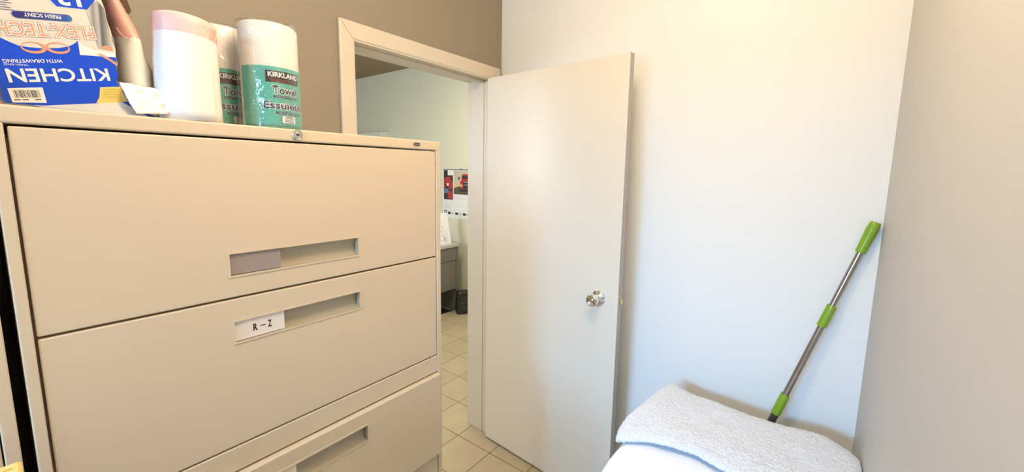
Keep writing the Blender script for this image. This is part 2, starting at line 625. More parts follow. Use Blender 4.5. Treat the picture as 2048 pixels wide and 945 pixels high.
# ------------------------------------------------------------------ filing cabinet
FY, BY = 1.02, 1.475
CX0, CX1, CZ = 0.0165, 0.925, 1.650
cab = thing('filing_cabinet', 'tall beige metal filing cabinet with wide drawers beside the doorway', 'filing cabinet', (0.47, 1.25, 0))
bm = bmesh.new()
box(bm, CX0, CX1, FY + 0.03, BY, 0.02, 1.60)                       # case behind the fronts
box(bm, CX0, CX0 + 0.0155, FY, FY + 0.03, 0.02, 1.622)             # posts
box(bm, CX1 - 0.0175, CX1, FY, FY + 0.03, 0.02, 1.622)
box(bm, CX0 + 0.0155, CX1 - 0.0175, FY + 0.001, FY + 0.03, 0.864, 0.9215)  # rail
box(bm, CX0 + 0.0155, CX1 - 0.0175, FY + 0.012, FY + 0.03, 0.02, 0.09)  # plinth
finish('body', bm, M['cab'], cab, bevel=0.002)
bm = bmesh.new()
box(bm, CX0, CX1, FY, BY, 1.6215, CZ)
top = finish('top', bm, M['cab'], cab, bevel=0.004, seg=3)
bm = bmesh.new()
lathe(bm, [(-0.002, 0.0125), (0.003, 0.0125), (0.0045, 0.0112), (0.0045, 0.0098), (0.0030, 0.0092), (0.0030, 0.0070), (0.0048, 0.0066), (0.0050, 0.006)], (0.4725, FY, 1.637), (0, -1, 0), 32)
lk = finish('lock', bm, M['chrome'], cab)
bm = bmesh.new()
box(bm, 0.4725 - 0.0042, 0.4725 + 0.0042, FY - 0.0056, FY - 0.004, 1.637 - 0.0012, 1.637 + 0.0012)
lathe(bm, [(0.004, 0.0022), (0.0057, 0.0022)], (0.4725 - 0.002, FY, 1.637), (0, -1, 0), 12)
finish('keyhole', bm, M['black'], lk)
# badge
bm = bmesh.new()
bx, bz, bw, bh = 0.830, 1.6365, 0.0120, 0.0046
pts = []
for sgn in (1, -1):
    for k in range(9):
        a = math.radians(-90 + 180 * k / 8) if sgn > 0 else math.radians(90 + 180 * k / 8)
        pts.append((bx + sgn * (bw - bh) + bh * math.cos(a), bz + bh * math.sin(a)))
f0 = [bm.verts.new((x, FY - 0.002, z)) for x, z in pts]
f1 = [bm.verts.new((x, FY + 0.001, z)) for x, z in pts]
bm.faces.new(f0)
for k in range(len(pts)):
    bm.faces.new((f0[k], f0[(k + 1) % len(pts)], f1[(k + 1) % len(pts)], f1[k]))
for fc in bm.faces:
    fc.material_index = 0
text(bm, 'GLOBAL', lambda u, v: (u, FY - 0.0023, v), bx - 0.0040, bx + 0.0100, bz - 0.0016, bz + 0.0016, 1, 0.02)
n = 20
ro = [bm.verts.new((bx - 0.0076 + 0.0030 * math.cos(2 * math.pi * k / n), FY - 0.0023, bz + 0.0030 * math.sin(2 * math.pi * k / n))) for k in range(n)]
ri = [bm.verts.new((bx - 0.0076 + 0.0023 * math.cos(2 * math.pi * k / n), FY - 0.0023, bz + 0.0023 * math.sin(2 * math.pi * k / n))) for k in range(n)]
for k in range(n):
    bm.faces.new((ro[k], ro[(k + 1) % n], ri[(k + 1) % n], ri[k])).material_index = 1
text(bm, 'G', lambda u, v: (u, FY - 0.0023, v), bx - 0.0089, bx - 0.0063, bz - 0.0014, bz + 0.0014, 1, 0.0)
finish('badge', bm, [M['badge'], M['badge_ink']], cab)


def drawer(y, x0, x1, z0, z1, hx0, hx1, hz0, hz1, holder, parent=cab, deep=0.028):
    bm = bmesh.new()
    xs, zs = [x0, hx0, hx1, x1], [z0, hz0, hz1, z1]
    g = [[bm.verts.new((x, y, z)) for x in xs] for z in zs]
    for i in range(3):
        for j in range(3):
            if i == 1 and j == 1:
                continue
            bm.faces.new((g[i][j], g[i][j + 1], g[i + 1][j + 1], g[i + 1][j]))
    ring = [g[0][0], g[0][1], g[0][2], g[0][3], g[1][3], g[2][3], g[3][3], g[3][2], g[3][1], g[3][0], g[2][0], g[1][0]]
    bk = [bm.verts.new((v.co.x, y + deep, v.co.z)) for v in ring]
    for k in range(12):
        bm.faces.new((ring[k], bk[k], bk[(k + 1) % 12], ring[(k + 1) % 12]))
    d = finish('drawer', bm, M['cab'], parent, bevel=0.0025)
    # moulded pull: thin rim round a scooped pan
    bm = bmesh.new()
    e = 0.0035
    o_ = [(hx0 - e, hz0 - e), (hx1 + e, hz0 - e), (hx1 + e, hz1 + e), (hx0 - e, hz1 + e)]
    i_ = [(hx0 + 0.0005, hz0 + 0.0005), (hx1 - 0.0005, hz0 + 0.0005), (hx1 - 0.0005, hz1 - 0.0005), (hx0 + 0.0005, hz1 - 0.0005)]
    v0 = [bm.verts.new((x, y + 0.0005, z)) for x, z in o_]
    v1 = [bm.verts.new((x, y - 0.0018, z)) for x, z in o_]
    v2 = [bm.verts.new((x, y - 0.0018, z)) for x, z in i_]
    v3 = [bm.verts.new((x, y + 0.016, z)) for x, z in i_]
    for a, b in ((v0, v1), (v1, v2), (v2, v3)):
        for k in range(4):
            f = bm.faces.new((a[k], a[(k + 1) % 4], b[(k + 1) % 4], b[k]))
            f.material_index = 1 if a is v2 else 0
    # concave back of the pan
    prev = None
    for k in range(9):
        s = k / 8
        z = hz0 + (hz1 - hz0) * s
        yy = y + 0.010 + 0.010 * math.sin(math.pi * (0.15 + 0.75 * s))
        cur = [bm.verts.new((hx0, yy, z)), bm.verts.new((hx1, yy, z))]
        if prev:
            bm.faces.new((prev[0], prev[1], cur[1], cur[0])).material_index = 1
        prev = cur
    finish('recessed_pull', bm, [M['cab'], M['cab_pull']], d, normals=False)
    # label carrier at the left of the pull
    lx1 = hx0 + (hx1 - hx0) * 0.345
    bm = bmesh.new()
    zz0, zz1 = hz0 + 0.002, hz1 - 0.002
    box(bm, hx0 + 0.001, lx1, y + 0.003, y + 0.0048, zz0, zz1, 0)
    mats = [M['card'], M['ink']]
    if holder == 'R-Z':
        cxm = (hx0 + lx1) / 2
        zc = (zz0 + zz1) / 2
        P = lambda u, v: (u, y + 0.0027, v)
        w = lx1 - hx0
        text(bm, 'R', P, hx0 + w * 0.355, hx0 + w * 0.445, zc - 0.0085, zc + 0.0085, 1, 0.04)
        text(bm, 'Z', P, hx0 + w * 0.650, hx0 + w * 0.730, zc - 0.0085, zc + 0.0085, 1, 0.04)
        vv = [bm.verts.new(P(u, v)) for u, v in ((hx0 + w * 0.50, zc - 0.0013), (hx0 + w * 0.60, zc - 0.0013), (hx0 + w * 0.60, zc + 0.0013), (hx0 + w * 0.50, zc + 0.0013))]
        bm.faces.new(vv).material_index = 1
        lb = finish('label_card', bm, mats, d, normals=False)
        lb['label'] = 'white card printed R - Z'
    elif holder == 'cream':
        lb = finish('label_card', bm, [M['card_cream']], d)
        lb['label'] = 'blank cream card'
    else:
        lb = finish('label_holder', bm, [M['lens']], d)
        lb['label'] = 'empty clear label sleeve'
    return d


HX0, HX1 = 0.3155, 0.6225
DX0, DX1 = CX0 + 0.0190, CX1 - 0.0195
drawer(FY + 0.002, DX0, DX1, 1.2725, 1.6175, HX0, HX1, 1.321, 1.370, 'empty')
drawer(FY + 0.002, DX0, DX1, 0.9255, 1.2680, HX0, HX1, 1.168, 1.216, 'R-Z')
drawer(FY - 0.0155, DX0 - 0.001, DX1 + 0.0015, 0.563, 0.8595, HX0, HX1, 0.768, 0.8165, 'cream', deep=0.043)
drawer(FY + 0.002, DX0, DX1, 0.095, 0.558, HX0, HX1, 0.430, 0.479, 'empty')
adopt(cab)

# neighbour cabinet, only its edge shows
nb = thing('filing_cabinet', 'beige metal cabinet past the dark gap at the far left edge', 'filing cabinet', (-0.46, 1.25, 0))
NX0, NX1 = -0.912, 0.0015
bm = bmesh.new()
box(bm, NX0, NX1, FY + 0.03, BY, 0.02, 1.60)
box(bm, NX0, NX0 + 0.0155, FY, FY + 0.03, 0.02, 1.622)
box(bm, NX1 - 0.0175, NX1, FY, FY + 0.03, 0.02, 1.622)
box(bm, NX0 + 0.0155, NX1 - 0.0175, FY + 0.012, FY + 0.03, 0.02, 0.09)
finish('body', bm, M['cab'], nb, bevel=0.002)
bm = bmesh.new()
box(bm, NX0, NX1, FY, BY, 1.6215, CZ)
finish('top', bm, M['cab'], nb, bevel=0.004, seg=3)
for z0, z1 in ((1.2725, 1.6175), (0.9255, 1.268), (0.563, 0.921), (0.095, 0.558)):
    drawer(FY + 0.002, NX0 + 0.019, NX1 - 0.0195, z0, z1, NX0 + 0.3, NX0 + 0.607, z1 - 0.11, z1 - 0.06, 'empty', nb)
adopt(nb)

# ------------------------------------------------------------------ trash bag carton, upside down, torn open
BL = Vector((0.04039, 1.085, 1.6576))
BD = Vector((0.987375, -0.000553, 0.158401))
BU = Vector((-0.156937, -0.139085, 0.977766))
BN = Vector((0.021491, -0.990280, -0.137416))      # outward, to the viewer


def bp(u, v, w=0.0):
    """carton coordinates in millimetres: across, up, out of the front"""
    return BL + BD * (u / 1000) + BU * (v / 1000) + BN * (w / 1000)


carton = thing('trash_bag_carton', 'blue and white trash bag carton standing upside down, torn open at its right', 'carton', BL)
HT, DP = 232, 92
torn = [(149.5, -1.1), (147.2, 9), (147.8, 18), (143.5, 29), (143.0, 38), (147.5, 47), (147.0, 58), (151.5, 68), (151.0, 78), (153.5, 92), (152.0, 105), (154.0, 122), (152.5, 140), (154.0, 159), (152.0, 176), (154, 205), (152, HT)]
bm = bmesh.new()
front = [(0, 0), (39, -5.5), (80, -6.2), (120, -4)] + torn + [(0, HT)]
vf = [bm.verts.new(bp(u, v, 0)) for u, v in front]
vi = [bm.verts.new(bp(u, v, -1.2)) for u, v in front]
bm.faces.new(vf).material_index = 0
bm.faces.new(vi[::-1]).material_index = 4
for k in range(len(front)):
    f = bm.faces.new((vf[k], vi[k], vi[(k + 1) % len(front)], vf[(k + 1) % len(front)]))
    f.material_index = 3 if 3 <= k < 3 + len(torn) else 2
# left side, back, top, bottom, and what is left of the right side
poly(bm, [bp(0, 0, -1.2), bp(0, HT, -1.2), bp(0, HT, -DP), bp(0, 0, -DP)], 2)
poly(bm, [bp(0, 0, -DP), bp(0, HT, -DP), bp(150, HT, -DP), bp(150, 0, -DP)], 0)
poly(bm, [bp(0, HT, 0), bp(152, HT, 0), bp(150, HT, -DP), bp(0, HT, -DP)], 2)
poly(bm, [bp(0, 0, -1.2), bp(149, 0, -1.2), bp(150, 0, -DP), bp(0, 0, -DP)], 1)
poly(bm, [bp(150, 0, -DP), bp(150, HT, -DP), bp(151, HT, -60), bp(147, 150, -66), bp(152, 90, -58), bp(148, 40, -64), bp(150, 0, -60)], 4)
finish('box', bm, [M['carton_white'], M['carton_bottom'], M['blue_dark'], M['torn'], M['brown']], carton, normals=False)

# printing of the front panel, one mesh
PM = [M['blue'], M['carton_white'], M['orange'], M['white_print'], M['yellow'], M['ink'], M['blue_dark'], M['gold_ink'],
      stripe_gradient('pill gradient print', [(0.0, (0.03, 0.03, 0.22)), (0.55, (0.03, 0.10, 0.42)), (1.0, (0.05, 0.48, 0.85))], 'X', 0.081, 0.146),
      stripe_gradient('steel can print', [(0.0, (0.70, 0.62, 0.55)), (0.25, (0.30, 0.28, 0.27)), (0.45, (0.55, 0.52, 0.50)), (0.6, (0.13, 0.12, 0.12)), (0.8, (0.30, 0.28, 0.27)), (1.0, (0.62, 0.55, 0.48))], 'X', 0.145, 0.172),
      M['cal_blue'], M['torn']]
bm = bmesh.new()


def pp(pts, w, mi):
    poly(bm, [bp(u, v, w) for u, v in pts], mi)


def arc(cx, cy, rx, ry, a0, a1, n):
    return [(cx + rx * math.cos(math.radians(a0 + (a1 - a0) * k / n)), cy + ry * math.sin(math.radians(a0 + (a1 - a0) * k / n))) for k in range(n + 1)]


# blue field with the white bag outline cut into its top
pp([(0, 0), (39, -5.5), (80, -6.2), (120, -4), (149.5, -1.1), (147.2, 9), (147.8, 18), (143.5, 29), (143.0, 38), (147.5, 47), (147.0, 58), (151, 68), (150.5, 77.6),
    (104.1, 79.1), (106.8, 102.4), (101, 97), (93.4, 92.3), (80, 88.5), (60.2, 86.8), (47, 87.5), (35.5, 89.0), (26.3, 94.6), (18.8, 99.8), (0.3, 101)], 0.3, 0)
# bag folds, arm, can
pp([(106.8, 102.4), (104.1, 79.1), (150.5, 77.6), (151.5, 84), (125, 89), (112, 96)], 0.5, 3)
pp([(126.5, 82), (133, 82.5), (150.4, 68), (149.5, 62), (141, 71)], 0.7, 2)
pp([(128.5, 160), (130.5, 92), (149.5, 89), (152.3, 107), (152.8, 160), (146, 171)], 0.5, 9)
pp([(130.5, 92), (149.5, 89), (150, 95), (140, 97)], 0.7, 2)
# hexagon with the number
pp([(86.3, 163.8), (92.8, 153.1), (130.8, 153.1), (146.2, 172.2), (140, 205), (95, 205), (80, 190)], 0.4, 3)
pp([(87.9, 163.8), (93.7, 154.3), (130.3, 154.3), (144.7, 172), (139, 203), (96, 203), (82, 190)], 0.6, 0)
text(bm, '13', lambda u, v: bp(u, v, 0.9), 125, 97, 182, 157.0, 3, 0.03)
# drawstring bow
for cx, cy, rx, ry in ((51.5, 87.3, 14.5, 9.2), (79.3, 88.4, 14.5, 9.2)):
    o_, i_ = arc(cx, cy, rx, ry, 0, 360, 28), arc(cx + (1.0 if cx > 60 else -1.0), cy + 1.2, rx - 2.6, ry - 2.6, 0, 360, 28)
    for k in range(28):
        pp([o_[k], o_[k + 1], i_[k + 1], i_[k]], 0.8, 2)
pp([(58, 84), (66, 90), (72, 84), (66, 87.2)], 1.0, 2)
# pill
pp(arc(45.0, 136.2, 5.6, 5.6, 90, 270, 10) + arc(102.4, 137.4, 5.6, 5.6, -90, 90, 10), 0.5, 10)
pp(arc(45.2, 136.2, 4.6, 4.6, 90, 270, 10) + arc(102.2, 137.4, 4.6, 4.6, -90, 90, 10), 0.7, 8)
text(bm, 'FRESH SCENT', lambda u, v: bp(u, v - (94.5 - u) * 0.012, 1.0), 94.6, 52.8, 140.7, 134.8, 3, 0.02)
# big orange name, white rim below it
for w, mi, bd in ((0.5, 11, 0.075), (0.65, 3, 0.055), (0.8, 2, 0.0)):
    text(bm, 'FLEX-TECH', lambda u, v: bp(u, v + (130 - u) * -0.022, w), 130.5, 17.0, 126.5, 107.0, mi, bd, 0.0)
text(bm, 'WITH DRAWSTRING', lambda u, v: bp(u, v - (79 - u) * 0.045, 0.7), 80.0, 12.6, 70.6, 65.2, 3, 0.02)
text(bm, 'TRASH BAGS', lambda u, v: bp(u, v, 0.7), 39.0, 12.5, 61.2, 58.2, 3, 0.0)
text(bm, 'KITCHEN', lambda u, v: bp(u, v - (134 - u) * 0.037, 0.7), 134.5, 11.5, 58.0, 36.2, 3, 0.02)
# barcode panel
pp([(7, 23), (46.3, 24.4), (45.2, -1.0), (7.2, 0.6)], 0.5, 3)
u = 12.0
rnd = random.Random(3)
while u < 40:
    wd = rnd.choice((0.4, 0.6, 0.9))
    pp([(u, 8), (u + wd, 8), (u + wd, 20), (u, 20)], 0.7, 5)
    u += wd + rnd.choice((0.5, 0.8, 1.1))
for u0, u1 in ((10, 17), (19, 26), (33, 40)):
    pp([(u0, 4), (u1, 4), (u1, 5.4), (u0, 5.4)], 0.7, 5)
# yellow corner panel with its lines of small print
pp([(117.6, 25.0), (147.0, 26.0), (146.8, 18), (147.2, 9), (149.0, 1.0), (106.5, -2.6), (113, 8)], 0.5, 4)
pp([(106.5, -2.6), (149.0, 1.0), (149.2, -1.1), (120, -4.0)], 0.45, 4)
for k in range(6):
    pp([(121 - k * 0.8, 21 - k * 3.0), (143, 22 - k * 3.0), (143, 21.2 - k * 3.0), (121 - k * 0.8, 20.2 - k * 3.0)], 0.7, 7)
# fine print at the upper left
for k in range(6):
    pp([(26, 141.5 + k * 3.4), (44 - (k % 3) * 3, 141.5 + k * 3.4), (44 - (k % 3) * 3, 142.6 + k * 3.4), (26, 142.6 + k * 3.4)], 0.5, 10)
    pp([(4, 143.5 + k * 3.4), (22, 143.3 + k * 3.4), (22, 144.4 + k * 3.4), (4, 144.6 + k * 3.4)], 0.5, 10)
finish('printed_front', bm, PM, carton, normals=False)
# loose bottom flap folded down on the cabinet top
bm = bmesh.new()
a, b, c, d = bp(30, -5, -2), bp(149, -1, -2), Vector((0.2255, 1.060, 1.6515)), Vector((0.075, 1.040, 1.6515))
e, f = bp(141, -1.5, -2), Vector((0.2135, 1.060, 1.6515))
for pts, mi in (((a, e, f, d), 0), ((e, b, c, f), 1)):
    poly(bm, pts, mi)
fl = finish('bottom_flap', bm, [M['carton_bottom'], M['blue_dark']], carton, normals=False)
fl.modifiers.new('solid', 'SOLIDIFY').thickness = 0.0012
# bent brown flap sticking out behind


# roll of bags sliding out of the torn carton
def pxy(u, v, y):
    """point on the plane at depth y seen along the direction measured for (u, v)"""
    a, b = (u - 1033.7) / 815.6, (v - 448.7) / 815.6
    d = Vector((R[0][0] * a + R[1][0] * b + R[2][0], R[0][1] * a + R[1][1] * b + R[2][1], R[0][2] * a + R[1][2] * b + R[2][2]))
    return CAM + d * ((y - CAM.y) / d.y)


bm = bmesh.new()
poly(bm, [pxy(x, y, 1.168) for x, y in ((205, -70), (236, -70), (252, -4), (262, 22), (258, 29), (236, 12), (212, 4))])
fl = finish('side_flap', bm, M['brown'], carton, normals=False)
fl.modifiers.new('solid', 'SOLIDIFY').thickness = 0.002
adopt(carton)
spill = thing('bag_roll', 'cream roll of bags with coral drawstring sliding out of the torn carton', 'bag roll', (0.235, 1.12, 1.65))
rows = [(-40, 186, 220), (-15, 196, 231), (12, 204, 246), (40, 214, 264), (62, 222, 277), (80, 228, 286), (84, 229, 287), (110, 231, 293), (138, 233, 303), (160, 236, 306), (178, 243, 306), (196, 250, 306), (214, 258, 306)]
bm = bmesh.new()
N = 28
rings = []
for ri, (yy, xl, xr) in enumerate(rows):
    pl, pr_ = pxy(xl, yy - 4, 1.118), pxy(xr, yy + 6, 1.118)
    c = (pl + pr_) / 2
    hx = (pr_ - pl) / 2
    ring = []
    for k in range(N):
        th = 2 * math.pi * k / N
        p = c + hx * math.cos(th) + Vector((0, 0.030 * math.sin(th), 0))
        nn = noise.noise(p * 38 + Vector((3, 1, 7)))
        p += Vector((math.cos(th) * 0.0045, math.sin(th) * 0.006, 0.001)) * nn
        p.z = max(p.z, 1.6515)
        ring.append(bm.verts.new(p))
    rings.append(ring)
for i in range(len(rings) - 1):
    for k in range(N):
        fc = bm.faces.new((rings[i][k], rings[i][(k + 1) % N], rings[i + 1][(k + 1) % N], rings[i + 1][k]))
        fc.material_index = 1 if i < 5 else (2 if (k in (0, 27, 26, 25) and i < 10) else 0)
bm.faces.new(rings[0]).material_index = 1
bm.faces.new(rings[-1]).material_index = 0
finish('rolled_bags', bm, [M['bag'], M['bag_red'], M['bag_grey']], spill, smooth=True)
# drawstring loop printed band edge
bm = bmesh.new()
tube(bm, [pxy(x, y, 1.083) for x, y in ((233, 55), (238, 64), (248, 74), (258, 77), (263, 72), (259, 66))], 0.0009, 6)
finish('drawstring', bm, M['bag_red'], spill, smooth=True)
# loose end folded forward
bm = bmesh.new()
nu, nv = 30, 18
gr = []
tl, tr, br, bl = pxy(238, 164, 1.083), pxy(334, 184, 1.068), pxy(335, 229, 1.048), pxy(272, 228, 1.046)
for j in range(nv + 1):
    t = j / nv
    row = []
    for i in range(nu + 1):
        s = i / nu
        p = (tl * (1 - s) + tr * s) * (1 - t) + (bl * (1 - s) + br * s) * t
        p += Vector((0, -1, 0)) * (0.006 * math.sin(math.pi * s) * (1 - 0.4 * t) + 0.007 * noise.noise(Vector((s * 5, t * 4, 1.7))) + 0.003 * noise.noise(Vector((s * 12, t * 9, 4.7))))
        p.z = max(p.z, 1.652)
        row.append(bm.verts.new(p))
    gr.append(row)
for j in range(nv):
    for i in range(nu):
        bm.faces.new((gr[j][i], gr[j][i + 1], gr[j + 1][i + 1], gr[j + 1][i]))
fl = finish('loose_end', bm, M['bag_white'], spill, smooth=True)
fl.modifiers.new('solid', 'SOLIDIFY').thickness = 0.0015
adopt(spill)

# standing white roll of bags with a pink band
RC = Vector((0.2876, 1.0785, CZ))
roll = thing('bag_roll', 'upright white roll of trash bags with pink drawstring band at its top', 'bag roll', RC)
bm = bmesh.new()
N = 64
HR = 0.203
zs = [0.0005, 0.02, 0.05, 0.085, 0.12, 0.150, 0.163, 0.165, 0.185, 0.197, 0.2010, HR]
rings = []
fwd = math.atan2(-RC.y, -RC.x)
for i, z in enumerate(zs):
    ring = []
    for k in range(N):
        th = 2 * math.pi * k / N
        r = 0.0512 + 0.0014 * noise.noise(Vector((math.cos(th) * 1.3, math.sin(th) * 1.3, z * 9))) + (0.0015 * (1 - z / HR))
        if i == len(zs) - 2:
            r -= 0.0015
        if i == len(zs) - 1:
            r -= 0.006
        # wavy loose outer layer that ends on the right-hand side
        lay = (th - fwd - math.radians(48)) % (2 * math.pi)
        if lay > math.pi:
            r += 0.0022
            if z < 0.125:
                r += 0.0022
        zt = z + (0.005 * math.sin(th - fwd + 2.4) if z > 0.15 else 0)
        ring.append(bm.verts.new((RC.x + r * math.cos(th), RC.y + r * math.sin(th), RC.z + zt)))
    rings.append(ring)
for i in range(len(rings) - 1):
    for k in range(N):
        fc = bm.faces.new((rings[i][k], rings[i][(k + 1) % N], rings[i + 1][(k + 1) % N], rings[i + 1][k]))
        fc.material_index = 1 if i >= 7 and i < 10 else 0
bm.faces.new(rings[0])
bm.faces.new(rings[-1]).material_index = 0
finish('rolled_bags', bm, [M['bag_white'], M['bag_pink']], roll, smooth=True)
# creased drawstring on the right of the band
bm = bmesh.new()
for th0, th1 in ((34, 47), (47, 58), (58, 70)):
    for za, zb in ((0.170, 0.195), (0.195, 0.170)):
        pts = []
        for k in range(6):
            th = fwd + math.radians(th0 + (th1 - th0) * k / 5)
            z = za + (zb - za) * k / 5 - 0.004
            pts.append((RC.x + 0.0536 * math.cos(th), RC.y + 0.0536 * math.sin(th), RC.z + z))
        tube(bm, pts, 0.0006, 5)
finish('drawstring', bm, M['bag_red'], roll)
adopt(roll)


# ------------------------------------------------------------------ wrapped paper towel rolls
def towel_roll(C0, label):
    C0 = Vector(C0)
    r, H = 0.0605, 0.236
    root = thing('paper_towel_roll', label, 'paper towel roll', C0, 'wrapped paper towel rolls on the cabinet')
    f0 = math.atan2(-C0.y, -C0.x)

    def cyl(th, z, rr):
        a = f0 + math.radians(th - 6)
        return Vector((C0.x + rr * math.cos(a), C0.y + rr * math.sin(a), C0.z + z))
    bm = bmesh.new()
    lathe(bm, [(0.0008, 0.021), (0.0008, r - 0.003), (0.004, r), (H - 0.006, r), (H - 0.001, r - 0.004), (H, r - 0.008), (H, 0.021), (0.0008, 0.021)], C0, (0, 0, 1), 64, cap=False)
    finish('paper_roll', bm, M['paper'], root, smooth=True)
    # printed film band and its writing: one mesh
    LH = 0.137
    bm = bmesh.new()
    n, m_ = 48, 4
    t0, t1 = -58, 150
    g = [[bm.verts.new(cyl(t0 + (t1 - t0) * k / n, 0.002 + (LH - 0.002) * j / m_, r + 0.0012)) for k in range(n + 1)] for j in range(m_ + 1)]
    for j in range(m_):
        for k in range(n):
            bm.faces.new((g[j][k], g[j][k + 1], g[j + 1][k + 1], g[j + 1][k])).material_index = 0

    def rect(a0, a1, v0, v1, off, mi, sl=0):
        n = max(2, int(abs(a1 - a0) / 5))
        for k in range(n):
            u0, u1 = a0 + (a1 - a0) * k / n, a0 + (a1 - a0) * (k + 1) / n
            bm.faces.new([bm.verts.new(cyl(u, v, r + off)) for u, v in ((u0, v0), (u1, v0), (u1, v1), (u0, v1))]).material_index = mi

    V = lambda s: LH * (1 - s)
    rect(-3, 70, V(0.255), V(0.065), 0.0016, 1)
    T = lambda off: (lambda u, v: cyl(u, v, r + off))
    text(bm, 'KIRKLAND', T(0.0020), 1.5, 66, V(0.165), V(0.085), 2, 0.035)
    text(bm, 'Signature', T(0.0020), 5, 62, V(0.245), V(0.180), 3, 0.0)
    text(bm, 'Towel', T(0.0016), 9, 60, V(0.435), V(0.310), 2, 0.075, 0.0)
    text(bm, 'Towel', T(0.0020), 9, 60, V(0.435), V(0.310), 4, 0.02, 0.0)
    rect(10, 62, V(0.500), V(0.462), 0.0016, 4)
    text(bm, 'Strong, Thick and Absorbent', T(0.0020), 13, 59, V(0.494), V(0.468), 2, 0.0)
    text(bm, 'Essuietout', T(0.0016), -9, 97, V(0.680), V(0.565), 2, 0.075, 0.0)
    text(bm, 'Essuietout', T(0.0020), -9, 97, V(0.680), V(0.565), 4, 0.02, 0.0)
    rect(13, 70, V(0.765), V(0.728), 0.0016, 4)
    text(bm, 'robuste, epais et absorbant', T(0.0020), 17, 66, V(0.760), V(0.733), 2, 0.0)
    rect(23, 55, V(0.920), V(0.790), 0.0016, 4)
    rect(24, 54, V(0.915), V(0.795), 0.0019, 2)
    for k in range(4):
        rect(29, 50, V(0.835 + k * 0.024), V(0.828 + k * 0.024), 0.0022, 4)
    rect(32, 46, V(0.818), V(0.808), 0.0022, 3)
    rnd = random.Random(5)
    a = -50
    while a < 140:
        w = rnd.uniform(1.5, 4)
        rect(a, a + w, V(0.972), V(0.945 + rnd.uniform(0, 0.006)), 0.0016, 5)
        a += w + rnd.uniform(0.6, 1.2)
    lb = finish('printed_band', bm, [M['towel_print'], M['black_print'], M['white_print'], M['red_print'], M['navy'], M['grey_print']], root, smooth=True, normals=False)
    # clear wrap with a crimped top
    bm = bmesh.new()
    N = 72
    rings = []
    for i, z in enumerate((0.003, 0.035, 0.07, 0.10, 0.135, 0.17, 0.20, 0.224, 0.2365, 0.2405, 0.2415, 0.240)):
        ring = []
        for k in range(N):
            th = 2 * math.pi * k / N
            w = noise.noise(Vector((math.cos(th) * 2.2, math.sin(th) * 2.2, z * 12 + C0.x * 40)))
            rr = r + 0.0034 + 0.0022 * max(-0.4, w)
            zz = z
            seam = max(0, math.cos(th - f0 + math.radians(88))) ** 12
            rr += 0.006 * seam * (0.6 + 0.4 * w)
            if i >= 8:
                rr += (-0.003, -0.012, -0.026, -0.045)[i - 8] + 0.003 * w
                zz += 0.004 * w
                if i == 9:
                    zz += 0.010 * max(0, noise.noise(Vector((math.cos(th) * 5, math.sin(th) * 5, 4 + C0.x))))
            ring.append(bm.verts.new((C0.x + rr * math.cos(th), C0.y + rr * math.sin(th), C0.z + zz)))
        rings.append(ring)
    for i in range(len(rings) - 1):
        for k in range(N):
            bm.faces.new((rings[i][k], rings[i][(k + 1) % N], rings[i + 1][(k + 1) % N], rings[i + 1][k]))
    finish('clear_wrap', bm, M['film'], root, smooth=True)
    adopt(root)
    return root


towel_roll((0.4480, 1.0870, CZ), 'wrapped paper towel roll with green band nearest the doorway')
towel_roll((0.385, 1.210, CZ), 'wrapped paper towel roll half hidden behind the upright white bag roll')

# small orange carton whose corner shows at the far left
bm = bmesh.new()
sk = lambda x, y, z: (x - 0.17 * (z - CZ), y, z)
box(bm, -0.06, 0.0335, 1.03, 1.10, CZ + 0.0005, CZ + 0.048, 0, sk)
box(bm, -0.06, 0.0337, 1.0297, 1.1003, CZ + 0.026, CZ + 0.031, 1, sk)
tag(finish('carton', bm, [M['orange_carton'], M['yellow']], bevel=0.001), 'small orange carton at the far left beside the upside down trash bag carton', 'carton')

# yellow pack on cartons in the lower left corner
bm = bmesh.new()


def tilt(x, y, z):
    return (x, y, z + (x + 0.15) * 0.06)


box(bm, -0.30, -0.004, 0.72, 0.93, 0, 0.60)
for f in bm.faces:
    f.material_index = 0
box(bm, -0.30, -0.0035, 0.8, 0.85, 0.6002, 0.601, 1)
tag(finish('cardboard_box', bm, [M['kraft'], M['torn']], bevel=0.002), 'brown cardboard box at the bottom of the stack in the lower left corner', 'box', None)
bm = bmesh.new()
box(bm, -0.30, -0.004, 0.72, 0.93, 0.6015, 1.085)
box(bm, -0.30, -0.0035, 0.8, 0.85, 1.0852, 1.086, 1)
tag(finish('cardboard_box', bm, [M['kraft'], M['torn']], bevel=0.002), 'brown cardboard box under the yellow pack in the lower left corner', 'box', None)
pack = thing('paper_pack', 'yellow paper pack with its corner showing at the lower left', 'paper pack', (-0.15, 0.84, 1.087))
bm = bmesh.new()
box(bm, -0.28, 0.0005, 0.74, 0.865, 1.0868, 1.148)
finish('wrapper', bm, M['yellow_carton'], pack, bevel=0.004)
bm = bmesh.new()
for k in range(5):
    box(bm, -0.22, -0.012 - 0.004 * (k % 2), 0.7393, 0.7400, 1.098 + k * 0.009, 1.1005 + k * 0.009)
    box(bm, -0.22, -0.008, 0.765 + k * 0.02, 0.769 + k * 0.02, 1.1478, 1.1484)
finish('printed_lines', bm, M['gold_ink'], pack)
adopt(pack)

